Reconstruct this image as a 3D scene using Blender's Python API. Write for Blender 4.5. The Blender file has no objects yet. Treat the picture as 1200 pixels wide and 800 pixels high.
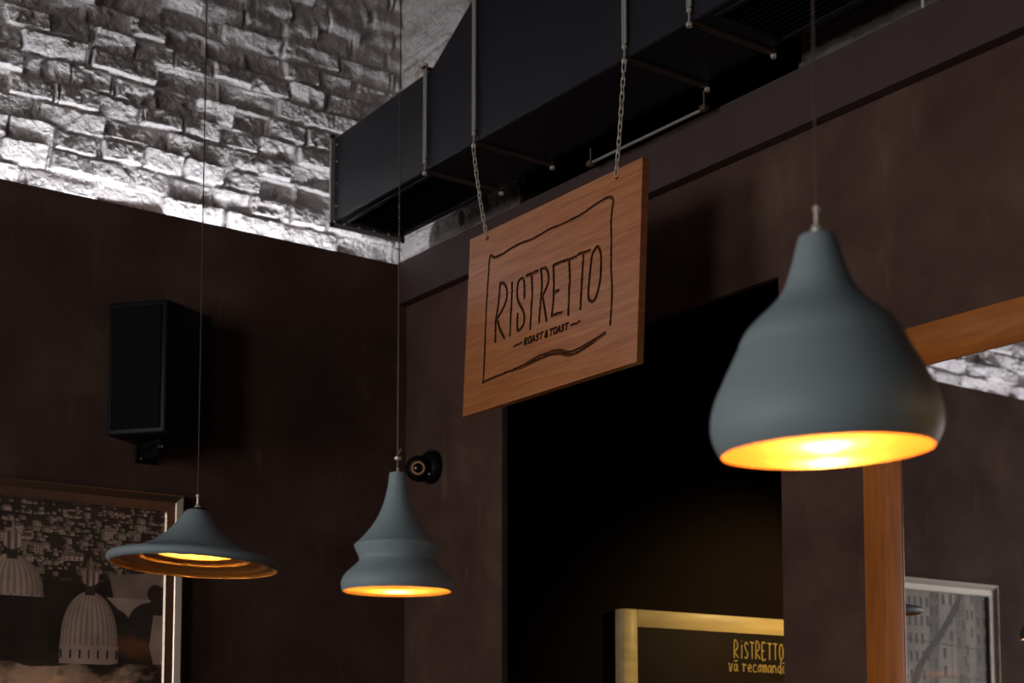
import bpy, bmesh, math, random
import numpy as np
from mathutils import Vector, Matrix
PI = math.pi
rnd = random.Random(7)
COL = bpy.context.scene.collection

# ------------------------------------------------------------------ materials
def new_mat(name):
    m = bpy.data.materials.new(name); m.use_nodes = True
    nt = m.node_tree; b = nt.nodes['Principled BSDF']
    return m, nt, b
def simple(name, col, rough=.5, metal=0., spec=.5, noise=0., nscale=20., bump=0., bscale=60., coat=0.):
    m, nt, b = new_mat(name)
    b.inputs['Roughness'].default_value = rough
    b.inputs['Metallic'].default_value = metal
    b.inputs['Specular IOR Level'].default_value = spec
    b.inputs['Coat Weight'].default_value = coat
    tc = nt.nodes.new('ShaderNodeTexCoord')
    n = nt.nodes.new('ShaderNodeTexNoise'); n.inputs['Scale'].default_value = nscale; n.inputs['Detail'].default_value = 6
    nt.links.new(tc.outputs['Object'], n.inputs['Vector'])
    mx = nt.nodes.new('ShaderNodeMix'); mx.data_type = 'RGBA'
    mx.inputs['A'].default_value = (*[c*(1-noise) for c in col], 1)
    mx.inputs['B'].default_value = (*[min(1, c*(1+noise)) for c in col], 1)
    nt.links.new(n.outputs['Fac'], mx.inputs['Factor'])
    nt.links.new(mx.outputs['Result'], b.inputs['Base Color'])
    if bump:
        n2 = nt.nodes.new('ShaderNodeTexNoise'); n2.inputs['Scale'].default_value = bscale; n2.inputs['Detail'].default_value = 8
        nt.links.new(tc.outputs['Object'], n2.inputs['Vector'])
        bp = nt.nodes.new('ShaderNodeBump'); bp.inputs['Strength'].default_value = bump; bp.inputs['Distance'].default_value = .005
        nt.links.new(n2.outputs['Fac'], bp.inputs['Height']); nt.links.new(bp.outputs['Normal'], b.inputs['Normal'])
    return m
def emis(name, col, strength):
    m, nt, b = new_mat(name)
    b.inputs['Base Color'].default_value = (*col, 1)
    b.inputs['Emission Color'].default_value = (*col, 1)
    b.inputs['Emission Strength'].default_value = strength
    return m
def ramp(nt, fac, stops):
    r = nt.nodes.new('ShaderNodeValToRGB')
    while len(r.color_ramp.elements) < len(stops): r.color_ramp.elements.new(.5)
    for e, (p, c) in zip(r.color_ramp.elements, stops): e.position = p; e.color = (*c, 1)
    nt.links.new(fac, r.inputs['Fac']); return r
def plaster_mat():
    m, nt, b = new_mat('brown_plaster')
    tc = nt.nodes.new('ShaderNodeTexCoord')
    n = nt.nodes.new('ShaderNodeTexNoise'); n.inputs['Scale'].default_value = 3.2; n.inputs['Detail'].default_value = 9; n.inputs['Roughness'].default_value = .62
    nt.links.new(tc.outputs['Object'], n.inputs['Vector'])
    r = ramp(nt, n.outputs['Fac'], [(.3, (.085, .046, .038)), (.52, (.125, .072, .058)), (.75, (.190, .118, .088))])
    mp = nt.nodes.new('ShaderNodeMapping'); mp.inputs['Scale'].default_value = (14, 14, 3.5)
    nt.links.new(tc.outputs['Object'], mp.inputs['Vector'])
    n2 = nt.nodes.new('ShaderNodeTexNoise'); n2.inputs['Scale'].default_value = 1.0; n2.inputs['Detail'].default_value = 5
    nt.links.new(mp.outputs['Vector'], n2.inputs['Vector'])
    r2 = ramp(nt, n2.outputs['Fac'], [(.62, (0, 0, 0)), (.8, (1, 1, 1))])
    mx = nt.nodes.new('ShaderNodeMix'); mx.data_type = 'RGBA'
    nt.links.new(r2.outputs['Color'], mx.inputs['Factor'])
    nt.links.new(r.outputs['Color'], mx.inputs['A']); mx.inputs['B'].default_value = (.2, .13, .10, 1)
    nt.links.new(mx.outputs['Result'], b.inputs['Base Color'])
    b.inputs['Roughness'].default_value = .8; b.inputs['Specular IOR Level'].default_value = .10
    bp = nt.nodes.new('ShaderNodeBump'); bp.inputs['Strength'].default_value = .35; bp.inputs['Distance'].default_value = .004
    n3 = nt.nodes.new('ShaderNodeTexNoise'); n3.inputs['Scale'].default_value = 30; n3.inputs['Detail'].default_value = 8
    nt.links.new(tc.outputs['Object'], n3.inputs['Vector']); nt.links.new(n3.outputs['Fac'], bp.inputs['Height'])
    nt.links.new(bp.outputs['Normal'], b.inputs['Normal'])
    return m
def brick_mat(name, base, dirt, amount):
    m, nt, b = new_mat(name)
    tc = nt.nodes.new('ShaderNodeTexCoord')
    n = nt.nodes.new('ShaderNodeTexNoise'); n.inputs['Scale'].default_value = 9; n.inputs['Detail'].default_value = 10; n.inputs['Roughness'].default_value = .7
    nt.links.new(tc.outputs['Object'], n.inputs['Vector'])
    r = ramp(nt, n.outputs['Fac'], [(.3, tuple(c*.86 for c in base)), (.6, base)])
    n2 = nt.nodes.new('ShaderNodeTexNoise'); n2.inputs['Scale'].default_value = 5; n2.inputs['Detail'].default_value = 12; n2.inputs['Roughness'].default_value = .75
    nt.links.new(tc.outputs['Object'], n2.inputs['Vector'])
    r2 = ramp(nt, n2.outputs['Fac'], [(amount, (0, 0, 0)), (amount+.06, (.8, .8, .8))])
    mx = nt.nodes.new('ShaderNodeMix'); mx.data_type = 'RGBA'
    nt.links.new(r2.outputs['Color'], mx.inputs['Factor']); nt.links.new(r.outputs['Color'], mx.inputs['A']); mx.inputs['B'].default_value = (*dirt, 1)
    nt.links.new(mx.outputs['Result'], b.inputs['Base Color'])
    b.inputs['Roughness'].default_value = .75; b.inputs['Specular IOR Level'].default_value = .25
    bp = nt.nodes.new('ShaderNodeBump'); bp.inputs['Strength'].default_value = 1.0; bp.inputs['Distance'].default_value = .018
    n3 = nt.nodes.new('ShaderNodeTexNoise'); n3.inputs['Scale'].default_value = 42; n3.inputs['Detail'].default_value = 9; n3.inputs['Roughness'].default_value = .6; n3.inputs['Distortion'].default_value = .5
    nt.links.new(tc.outputs['Object'], n3.inputs['Vector']); nt.links.new(n3.outputs['Fac'], bp.inputs['Height'])
    nt.links.new(bp.outputs['Normal'], b.inputs['Normal'])
    return m
def wood_mat(name, c1, c2, c3, scale, rough=.35, coat=.3, axis_scale=(1, 1, 1)):
    """grain runs along the axis with the smallest scale"""
    m, nt, b = new_mat(name)
    tc = nt.nodes.new('ShaderNodeTexCoord')
    mp = nt.nodes.new('ShaderNodeMapping'); mp.inputs['Scale'].default_value = axis_scale
    nt.links.new(tc.outputs['Object'], mp.inputs['Vector'])
    n = nt.nodes.new('ShaderNodeTexNoise'); n.inputs['Scale'].default_value = scale; n.inputs['Detail'].default_value = 8; n.inputs['Distortion'].default_value = .6
    nt.links.new(mp.outputs['Vector'], n.inputs['Vector'])
    r = ramp(nt, n.outputs['Fac'], [(.3, c1), (.52, c2), (.72, c3)])
    n2 = nt.nodes.new('ShaderNodeTexNoise'); n2.inputs['Scale'].default_value = scale*4; n2.inputs['Detail'].default_value = 4
    nt.links.new(mp.outputs['Vector'], n2.inputs['Vector'])
    r2 = ramp(nt, n2.outputs['Fac'], [(.3, (.72, .68, .66)), (.6, (1, 1, 1))])
    mx = nt.nodes.new('ShaderNodeMix'); mx.data_type = 'RGBA'; mx.blend_type = 'MULTIPLY'; mx.inputs['Factor'].default_value = .8
    nt.links.new(r.outputs['Color'], mx.inputs['A']); nt.links.new(r2.outputs['Color'], mx.inputs['B'])
    nt.links.new(mx.outputs['Result'], b.inputs['Base Color'])
    b.inputs['Roughness'].default_value = rough; b.inputs['Coat Weight'].default_value = coat; b.inputs['Coat Roughness'].default_value = .22
    return m
def attr_mat(name, rough=.4, coat=0., croom=.05, spec=.5):
    m, nt, b = new_mat(name)
    a = nt.nodes.new('ShaderNodeVertexColor'); a.layer_name = 'Col'
    nt.links.new(a.outputs['Color'], b.inputs['Base Color'])
    b.inputs['Roughness'].default_value = rough; b.inputs['Coat Weight'].default_value = coat; b.inputs['Coat Roughness'].default_value = croom
    b.inputs['Specular IOR Level'].default_value = spec
    return m

M = {}
M['plaster'] = plaster_mat()
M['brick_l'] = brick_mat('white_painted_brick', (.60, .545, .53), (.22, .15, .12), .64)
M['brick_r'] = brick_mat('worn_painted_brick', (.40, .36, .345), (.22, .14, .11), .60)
M['duct'] = simple('charcoal_duct', (.0135, .013, .0195), .44, 0, .3, .12, 6, .12, 90)
M['black'] = simple('black_plastic', (.005, .006, .008), .5, 0, .25, .1, 30)
M['speaker_grey'] = simple('black_speaker_cloth', (.003, .004, .006), .8, 0, .15, .2, 200)
M['steel'] = simple('zinc_steel', (.55, .54, .52), .36, .45, .5, .15, 80)
M['steel_dull'] = simple('tarnished_steel', (.20, .135, .11), .42, .6, .5, .3, 60)
M['chain'] = simple('nickel_chain', (.86, .80, .68), .3, .35, .5, .15, 200)
M['wire'] = simple('steel_wire', (.16, .12, .11), .4, .7, .5, .1, 40)
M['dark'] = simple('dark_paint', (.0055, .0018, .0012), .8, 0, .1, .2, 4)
M['floor'] = simple('dark_floor', (.05, .035, .028), .5, 0, .4, .3, 3)
M['ceiling'] = simple('dark_ceiling', (.02, .017, .017), .8, 0, .3, .2, 3)
M['shade'] = simple('grey_blue_paint', (.310, .390, .425), .5, 0, .4, .06, 9, .05, 120)
M['gold'] = simple('gold_lining', (.95, .43, .085), .34, .6, .6, .10, 14, .2, 40, coat=.8); M['gold'].node_tree.nodes['Principled BSDF'].inputs['Coat Roughness'].default_value = .16
M['sign_wood'] = wood_mat('sign_wood', (.52, .165, .050), (.65, .240, .082), (.72, .30, .115), 3.2, .36, .6, (.9, 1, 15))
M['engrave'] = simple('burnt_groove', (.05, .014, .006), .7, 0, .2, .3, 60)
M['engrave_floor'] = simple('scorched_groove_floor', (.16, .055, .02), .6, 0, .2, .3, 60)
M['frame_wood'] = wood_mat('mirror_wood', (.44, .125, .016), (.58, .18, .026), (.70, .25, .042), 3.0, .35, .25, (6, 6, .7))
M['frame_wood_h'] = wood_mat('mirror_wood_rail', (.44, .125, .016), (.58, .18, .026), (.70, .25, .042), 3.0, .35, .25, (6, .7, 6))
M['mirror'] = simple('mirror_glass', (.9, .9, .92), .0, 1)
M['silver'] = simple('champagne_silver', (.62, .52, .42), .26, .95, .5, .15, 12)
M['silver_in'] = simple('silver_bevel', (.88, .79, .68), .4, .1, .5, .1, 12)
M['pale_wood'] = wood_mat('pale_wood', (.62, .45, .20), (.74, .56, .25), (.82, .64, .31), 2.0, .5, .05, (.6, 4, 4))
M['slate'] = simple('chalkboard_black', (.016, .010, .008), .6, 0, .1, .4, 6)
M['chalk'] = simple('yellow_chalk', (.66, .47, .16), .9, 0, .1, .3, 90)
M['ring'] = simple('copper_ring', (.80, .36, .14), .35, .3, .5, .2, 80)
M['lens'] = simple('dark_lens', (.01, .008, .008), .08, 0, .8)
M['band'] = simple('dark_trim_paint', (.085, .055, .053), .6, 0, .3, .12, 5)
M['print'] = attr_mat('glazed_print', .6, 1.0, .08)
M['white_plastic'] = simple('white_plastic', (.7, .7, .7), .5)
M['brick_raw'] = simple('raw_brick_edge', (.16, .10, .075), .85, 0, .2, .5, 18, .8, 40)

# ------------------------------------------------------------------ object helpers
def obj(name, bm, mat, parent=None, smooth=None):
    me = bpy.data.meshes.new(name)
    bmesh.ops.recalc_face_normals(bm, faces=bm.faces[:])
    bm.to_mesh(me); bm.free()
    o = bpy.data.objects.new(name, me); COL.objects.link(o)
    if mat: me.materials.append(mat)
    if smooth is not None:
        for p in me.polygons: p.use_smooth = True
        try: me.set_sharp_from_angle(angle=math.radians(smooth))
        except Exception: pass
    if parent: o.parent = parent
    return o
def empty(name, loc, rot=(0, 0, 0)):
    o = bpy.data.objects.new(name, None); COL.objects.link(o); o.location = loc; o.rotation_euler = rot
    o.empty_display_size = .05
    return o
def tag(o, label, cat, group=None, kind=None):
    o['label'] = label; o['category'] = cat
    if group: o['group'] = group
    if kind: o['kind'] = kind
    return o
def struct(o): o['kind'] = 'structure'; return o
def box(bm, lo, hi, bevel=0., seg=2):
    r = bmesh.ops.create_cube(bm, size=1)
    vs = r['verts']
    for v in vs:
        v.co = Vector([lo[i] + (v.co[i]+.5)*(hi[i]-lo[i]) for i in range(3)])
    if bevel:
        es = list({e for v in vs for e in v.link_edges})
        bmesh.ops.bevel(bm, geom=es, offset=bevel, segments=seg, profile=.5, affect='EDGES')
def tube(bm, pts, r, n=8, cap=True, closed=False):
    pts = [Vector(p) for p in pts]; rings = []; prev = None
    N = len(pts)
    rr = r if isinstance(r, (list, tuple)) else [r]*N
    for i, p in enumerate(pts):
        if closed: t = pts[(i+1) % N]-pts[i-1]
        elif i == 0: t = pts[1]-pts[0]
        elif i == N-1: t = pts[-1]-pts[-2]
        else: t = (pts[i+1]-p).normalized()+(p-pts[i-1]).normalized()
        t.normalize()
        if prev is None:
            a = Vector((0, 0, 1)) if abs(t.z) < .9 else Vector((1, 0, 0))
            u = t.cross(a).normalized()
        else:
            u = (prev-t*prev.dot(t)).normalized()
        prev = u; w = t.cross(u)
        rings.append([bm.verts.new(p+(u*math.cos(2*PI*k/n)+w*math.sin(2*PI*k/n))*rr[i]) for k in range(n)])
    for i in range(N if closed else N-1):
        A = rings[i]; B = rings[(i+1) % N]
        for k in range(n): bm.faces.new((A[k], A[(k+1) % n], B[(k+1) % n], B[k]))
    if cap and not closed:
        bm.faces.new(rings[0][::-1]); bm.faces.new(rings[-1])
def lathe(bm, prof, n=64, mat=Matrix()):
    rings = []
    for r, z in prof:
        if r < 1e-6: rings.append([bm.verts.new(mat @ Vector((0, 0, z)))])
        else: rings.append([bm.verts.new(mat @ Vector((r*math.cos(2*PI*k/n), r*math.sin(2*PI*k/n), z))) for k in range(n)])
    for A, B in zip(rings, rings[1:]):
        for k in range(n):
            k2 = (k+1) % n
            if len(A) == 1 and len(B) == 1: continue
            if len(A) == 1: bm.faces.new((A[0], B[k], B[k2]))
            elif len(B) == 1: bm.faces.new((A[k], A[k2], B[0]))
            else: bm.faces.new((A[k], A[k2], B[k2], B[k]))
def smooth_prof(pts, sub=6):
    """Catmull-Rom through the profile points"""
    out = []
    P = [pts[0]]+list(pts)+[pts[-1]]
    for i in range(1, len(P)-2):
        p0, p1, p2, p3 = P[i-1], P[i], P[i+1], P[i+2]
        for s in range(sub):
            t = s/sub
            out.append(tuple(.5*((2*p1[j])+(-p0[j]+p2[j])*t+(2*p0[j]-5*p1[j]+4*p2[j]-p3[j])*t*t+(-p0[j]+3*p1[j]-3*p2[j]+p3[j])*t**3) for j in range(2)))
    out.append(tuple(pts[-1])); return out
def prism(bm, poly, f, d0, d1):
    """poly in 2D, f(a,b,d) -> 3D"""
    A = [bm.verts.new(f(a, b, d0)) for a, b in poly]; B = [bm.verts.new(f(a, b, d1)) for a, b in poly]
    bm.faces.new(A); bm.faces.new(B[::-1])
    n = len(poly)
    for i in range(n): bm.faces.new((A[i], B[i], B[(i+1) % n], A[(i+1) % n]))

# ------------------------------------------------------------------ noise for the brick relief
def hash2(ix, iy, seed):
    h = (ix.astype(np.int64)*374761393 + iy.astype(np.int64)*668265263 + seed*1442695041) & 0xffffffff
    h = ((h ^ (h >> 13))*1274126177) & 0xffffffff
    h = h ^ (h >> 16)
    return (h & 0xffff)/65535.
def vnoise(x, y, seed=0):
    ix = np.floor(x); iy = np.floor(y); fx = x-ix; fy = y-iy
    fx = fx*fx*(3-2*fx); fy = fy*fy*(3-2*fy)
    a = hash2(ix, iy, seed); b = hash2(ix+1, iy, seed); c = hash2(ix, iy+1, seed); d = hash2(ix+1, iy+1, seed)
    return (a*(1-fx)+b*fx)*(1-fy)+(c*(1-fx)+d*fx)*fy
def fbm(x, y, seed=0, oct=4):
    s = 0; a = .5
    for o in range(oct):
        s = s+a*vnoise(x*2**o, y*2**o, seed+o*17); a *= .5
    return s
def brick_height(x, z, rough=1.0, seed=3, course=.0765):
    """relief in metres (positive = towards the room) of old hand laid painted brick"""
    wx = x+.010*(fbm(x*9, z*9, seed+5, 3)-.5)*2; wz = z+.011*(fbm(x*6+40, z*6, seed+9, 3)-.5)*2
    row = np.floor(wz/course); fz = wz/course-row
    longrow = (np.mod(row, 3) == 1)
    L = np.where(longrow, .235, .150)
    off = hash2(row, row*0+3, seed)*L
    bx = (wx+off)/L
    jit = .16*(hash2(np.floor(bx), row, seed+2)-.5)
    col = np.floor(bx+jit); fx = np.clip(bx+jit-col, 0, 1)
    h1 = hash2(col, row, seed+21); h2 = hash2(col, row, seed+22); h3 = hash2(col, row, seed+23); h4 = hash2(col, row, seed+24)
    dx = np.minimum(fx, 1-fx)*L; dz = np.minimum(fz, 1-fz)*course
    e = np.minimum(dx, dz*1.05) + .0035*(fbm(x*45, z*45, seed+31, 2)-.5)*2
    mort = .0035 + .0035*vnoise(x*7, z*7, seed+44)
    t = np.clip((e-mort*.45)/(mort*.9+.002), 0, 1); t = t*t*(3-2*t)
    face = (h1-.55)*.026 + np.where(h1 < .16, -.012, 0) + (fx-.5)*(h2-.5)*.026 + (fz-.5)*((h3-.38)*.050) + .020*(fbm(x*20, z*24, seed+51, 4)-.47) + .007*(fbm(x*70, z*80, seed+61, 3)-.45)
    chip = np.clip(fbm(x*14+9, z*16, seed+77, 3)-.56, 0, 1)*.10
    face = face-chip*(h4 > .35)
    mo = -.024 + .018*fbm(x*11, z*13, seed+81, 3)
    fill = np.clip((vnoise(x*3.1, z*4.3, seed+90)-.62)*2.2, 0, .7)
    mo = mo*(1-fill)+fill*(-.004)
    return rough*(face*t+mo*(1-t))
def grid_mesh(name, us, vs, f, mat, hole=None, smooth=True, cols=None):
    U, V = np.meshgrid(us, vs)
    P = f(U, V).reshape(-1, 3)
    nu, nv = len(us), len(vs)
    idx = np.arange(nu*nv).reshape(nv, nu)
    q = np.stack([idx[:-1, :-1], idx[:-1, 1:], idx[1:, 1:], idx[1:, :-1]], -1).reshape(-1, 4)
    if hole is not None:
        cu = (U[:-1, :-1]+U[1:, 1:])/2; cv = (V[:-1, :-1]+V[1:, 1:])/2
        q = q[~hole(cu, cv).reshape(-1)]
    me = bpy.data.meshes.new(name)
    me.vertices.add(len(P)); me.vertices.foreach_set('co', P.astype(np.float32).ravel())
    me.loops.add(q.size); me.loops.foreach_set('vertex_index', q.astype(np.int32).ravel())
    me.polygons.add(len(q)); me.polygons.foreach_set('loop_start', np.arange(0, q.size, 4, dtype=np.int32))
    try: me.polygons.foreach_set('loop_total', np.full(len(q), 4, dtype=np.int32))
    except Exception: pass
    me.update(calc_edges=True)
    me.polygons.foreach_set('use_smooth', np.full(len(q), smooth))
    if cols is not None:
        ca = me.color_attributes.new('Col', 'FLOAT_COLOR', 'POINT')
        c4 = np.ones((nu*nv, 4), np.float32); c4[:, :3] = cols(U, V).reshape(-1, 3)
        ca.data.foreach_set('color', c4.ravel())
    me.validate()
    o = bpy.data.objects.new(name, me); COL.objects.link(o); me.materials.append(mat)
    return o
def spaced(segs):
    out = []
    for a, b, s in segs:
        n = max(1, int(round(abs(b-a)/s))); out += list(np.linspace(a, b, n, endpoint=False))
    out.append(segs[-1][1]); return np.array(out)

# ------------------------------------------------------------------ the room
ZC = 4.7           # ceiling
XW = -6.6          # window wall
YB = -8.2          # wall behind the camera
def sbox(name, lo, hi, mat, bevel=0.):
    bm = bmesh.new(); box(bm, lo, hi, bevel); return struct(obj(name, bm, mat))
sbox('floor', (XW-.2, YB-.2, -.1), (4.2, .4, 0), M['floor'])
sbox('ceiling', (XW-.2, YB-.2, ZC), (4.2, .4, ZC+.1), M['ceiling'])
# brown plastered cladding of the left wall; the brick stands 8 cm behind its top edge
bm = bmesh.new(); box(bm, (XW, 0, 0), (0, .02, 3.232)); struct(obj('wall_left', bm, M['plaster']))
us = spaced([(XW, -4.2, .03), (-4.2, -2.6, .008), (-2.6, -1.7, .02), (-1.7, .16, .0036)])
vs = spaced([(3.06, 3.2, .01), (3.2, 3.95, .0026), (3.95, 4.05, .006), (4.05, ZC, .02)])
def lf(U, V):
    h = brick_height(U, V, 1.0, 3); return np.stack([U, .18-h, V], -1)
struct(grid_mesh('wall_left_brick', us, vs, lf, M['brick_l']))
sbox('wall_left_backing', (XW, .27, 0), (.45, .35, ZC), M['dark'])
# right wall: plaster with the opening, pelmet band on top
yo0, yo1, zo = -.604, -1.876, 2.716
bm = bmesh.new()
box(bm, (0, yo0, 0), (.022, .019, 3.21)); box(bm, (0, YB, 0), (.022, yo1, 3.21)); box(bm, (0, yo1, zo), (.022, yo0, 3.21))
struct(obj('wall_right', bm, M['plaster']))
bm = bmesh.new(); box(bm, (-.04, YB, 3.08), (-.0005, -.0005, 3.236), .002); struct(obj('trim_1', bm, M['band']))
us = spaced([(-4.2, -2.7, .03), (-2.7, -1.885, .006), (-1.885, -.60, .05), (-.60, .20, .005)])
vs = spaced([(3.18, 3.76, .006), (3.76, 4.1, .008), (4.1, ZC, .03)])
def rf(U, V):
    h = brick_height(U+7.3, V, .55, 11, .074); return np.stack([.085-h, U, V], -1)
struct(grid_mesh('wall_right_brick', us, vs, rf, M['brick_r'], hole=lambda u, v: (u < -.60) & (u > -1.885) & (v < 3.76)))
bm = bmesh.new()
box(bm, (.11, -.60, 3.0), (.35, .219, ZC)); box(bm, (.11, YB, 3.0), (.35, -1.885, ZC)); box(bm, (.11, -1.885, 3.76), (.35, -.60, ZC))
struct(obj('wall_right_core', bm, M['brick_raw']))
# rough brick edge of the opening
us = spaced([(.078, .35, .006)]); vs = spaced([(3.18, 3.76, .006)])
struct(grid_mesh('wall_right_jamb', us, vs, lambda U, V: np.stack([U, -.602-brick_height(U+3, V, .6, 19), V], -1), M['brick_raw']))
# passage behind the opening
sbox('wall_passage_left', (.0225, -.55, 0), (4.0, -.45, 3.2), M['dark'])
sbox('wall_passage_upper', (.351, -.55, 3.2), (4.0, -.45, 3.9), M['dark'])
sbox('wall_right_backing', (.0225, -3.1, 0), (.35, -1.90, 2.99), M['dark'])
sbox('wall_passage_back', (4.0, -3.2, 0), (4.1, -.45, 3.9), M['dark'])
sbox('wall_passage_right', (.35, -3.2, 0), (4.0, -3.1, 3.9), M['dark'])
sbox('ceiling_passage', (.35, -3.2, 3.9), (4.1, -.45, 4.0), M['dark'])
# window wall and the wall behind the camera
WINS = [(-4.8, -3.6), (-2.2, -.7)]; WZ0, WZ1 = .9, 3.1
bm = bmesh.new()
for a, b in ((YB, -4.8), (-3.6, -2.2), (-.7, .26)): box(bm, (XW-.2, a, 0), (XW, b, ZC))
for a, b in WINS: box(bm, (XW-.2, a, 0), (XW, b, WZ0)); box(bm, (XW-.2, a, WZ1), (XW, b, ZC))
struct(obj('wall_window', bm, M['plaster']))
sbox('wall_back', (XW-.2, YB-.2, 0), (.35, YB, ZC), M['plaster'])
for k, (a, b) in enumerate(WINS):
    wf = bmesh.new()
    for y in (a, (a+b)/2-.025, b-.05): box(wf, (XW-.12, y, WZ0), (XW-.07, y+.05, WZ1), .004)
    for z in (WZ0, WZ1-.05): box(wf, (XW-.12, a, z), (XW-.07, b, z+.05), .004)
    struct(obj('window_%d' % (k+1), wf, M['black']))

# ------------------------------------------------------------------ LED strip on the ledge behind the cladding
led = bmesh.new(); box(led, (-6.4, .050, 3.092), (-.10, .070, 3.100), .002)
o = tag(obj('led_strip', led, M['white_plastic']), 'hidden light strip lying behind the top edge of the dark left wall', 'light strip')
box_b = bmesh.new(); box(box_b, (-6.4, .0205, 3.07), (-.02, .14, 3.0915)); struct(obj('trim_3', box_b, M['dark']))
ld = bpy.data.lights.new('led_light', 'AREA'); ld.shape = 'RECTANGLE'; ld.size = 6.25; ld.size_y = .010
ld.energy = 41; ld.color = (.86, .92, 1.0)
lo = bpy.data.objects.new('led_light', ld); COL.objects.link(lo); lo.location = (-3.25, .060, 3.103); lo.rotation_euler = (math.radians(180-8), 0, 0)

# ------------------------------------------------------------------ duct
DX0, DX1, DZ = -.375, -.095, 3.285
duct = empty('ventilation_duct', (-.235, -1.8, DZ))
tag(duct, 'large charcoal sheet metal ventilation duct hung under the ceiling along the right wall', 'duct')
def wl(o, par):   # mesh is in world coordinates: keep it there under its parent
    o.parent = par; o.matrix_parent_inverse = par.matrix_basis.inverted(); return o
bm = bmesh.new()
poly = [(-.118, DZ), (-3.9, DZ), (-3.9, 4.2), (-1.72, 4.2), (-.745, 3.612), (-.118, 3.592)]
prism(bm, poly, lambda a, b, d: Vector((d, a, b)), DX0, DX1)
bmesh.ops.recalc_face_normals(bm, faces=bm.faces[:])
bmesh.ops.bevel(bm, geom=bm.edges[:], offset=.009, segments=3, profile=.5, affect='EDGES')
body = obj('duct_body', bm, M['duct'])
GR = [(-.70, -.17), (-3.1, -2.02)]
cut = bmesh.new()
for a, b in GR: box(cut, (DX0+.034, a, DZ-.02), (DX1-.026, b, DZ+.09))
cutter = obj('cutter', cut, M['black'])
md = body.modifiers.new('b', 'BOOLEAN'); md.operation = 'DIFFERENCE'; md.object = cutter; md.solver = 'EXACT'
dg = bpy.context.evaluated_depsgraph_get(); dg.update()
me2 = bpy.data.meshes.new_from_object(body.evaluated_get(dg)); body.modifiers.clear(); body.data = me2
bpy.data.objects.remove(cutter)
for p in me2.polygons: p.use_smooth = True
me2.set_sharp_from_angle(angle=math.radians(35))
wl(body, duct)
for a, b in GR:
    g = bmesh.new()
    x0, x1 = DX0+.034, DX1-.026
    for lo_, hi_ in (((x0-.012, a-.012, DZ-.005), (x0+.004, b+.012, DZ+.004)), ((x1-.004, a-.012, DZ-.005), (x1+.012, b+.012, DZ+.004)),
                   ((x0, a-.012, DZ-.005), (x1, a+.004, DZ+.004)), ((x0, b-.004, DZ-.005), (x1, b+.012, DZ+.004))):
        box(g, lo_, hi_, .0015)
    fr = wl(obj('grille_frame', g, M['duct'], smooth=30), duct)
    s = bmesh.new()
    n = 11
    for i in range(n):
        x = x0+.012+(x1-x0-.024)*i/(n-1)
        vsx = [(x-.006, DZ+.003), (x+.006, DZ+.018), (x+.0075, DZ+.0165), (x-.0045, DZ+.0015)]
        prism(s, vsx, lambda p, q, d: Vector((p, d, q)), a+.002, b-.002)
    obj('grille_slats', s, M['black'], fr)
# bright steel flange round the far end with its screws
fl = bmesh.new()
y0, y1 = -.118, -.108
for lo_, hi_ in (((DX0-.012, y0, DZ-.012), (DX0+.004, y1, 3.604)), ((DX1-.004, y0, DZ-.012), (DX1+.012, y1, 3.604)),
               ((DX0-.012, y0, DZ-.012), (DX1+.012, y1, DZ+.004)), ((DX0-.012, y0, 3.588), (DX1+.012, y1, 3.604))):
    box(fl, lo_, hi_, .001)
wl(obj('end_flange', fl, M['steel']), duct)
for x in (-.34, -.28, -.22, -.16):
    s = bmesh.new(); bmesh.ops.create_uvsphere(s, u_segments=10, v_segments=6, radius=.005, matrix=Matrix.Translation((x, -.135, DZ-.001)))
    wl(obj('screw', s, M['steel'], smooth=60), duct)
for z in (3.34, 3.42, 3.50, 3.56):
    s = bmesh.new(); bmesh.ops.create_uvsphere(s, u_segments=10, v_segments=6, radius=.004, matrix=Matrix.Translation((DX0-.001, -.14, z)))
    wl(obj('screw', s, M['steel'], smooth=60), duct)

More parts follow.
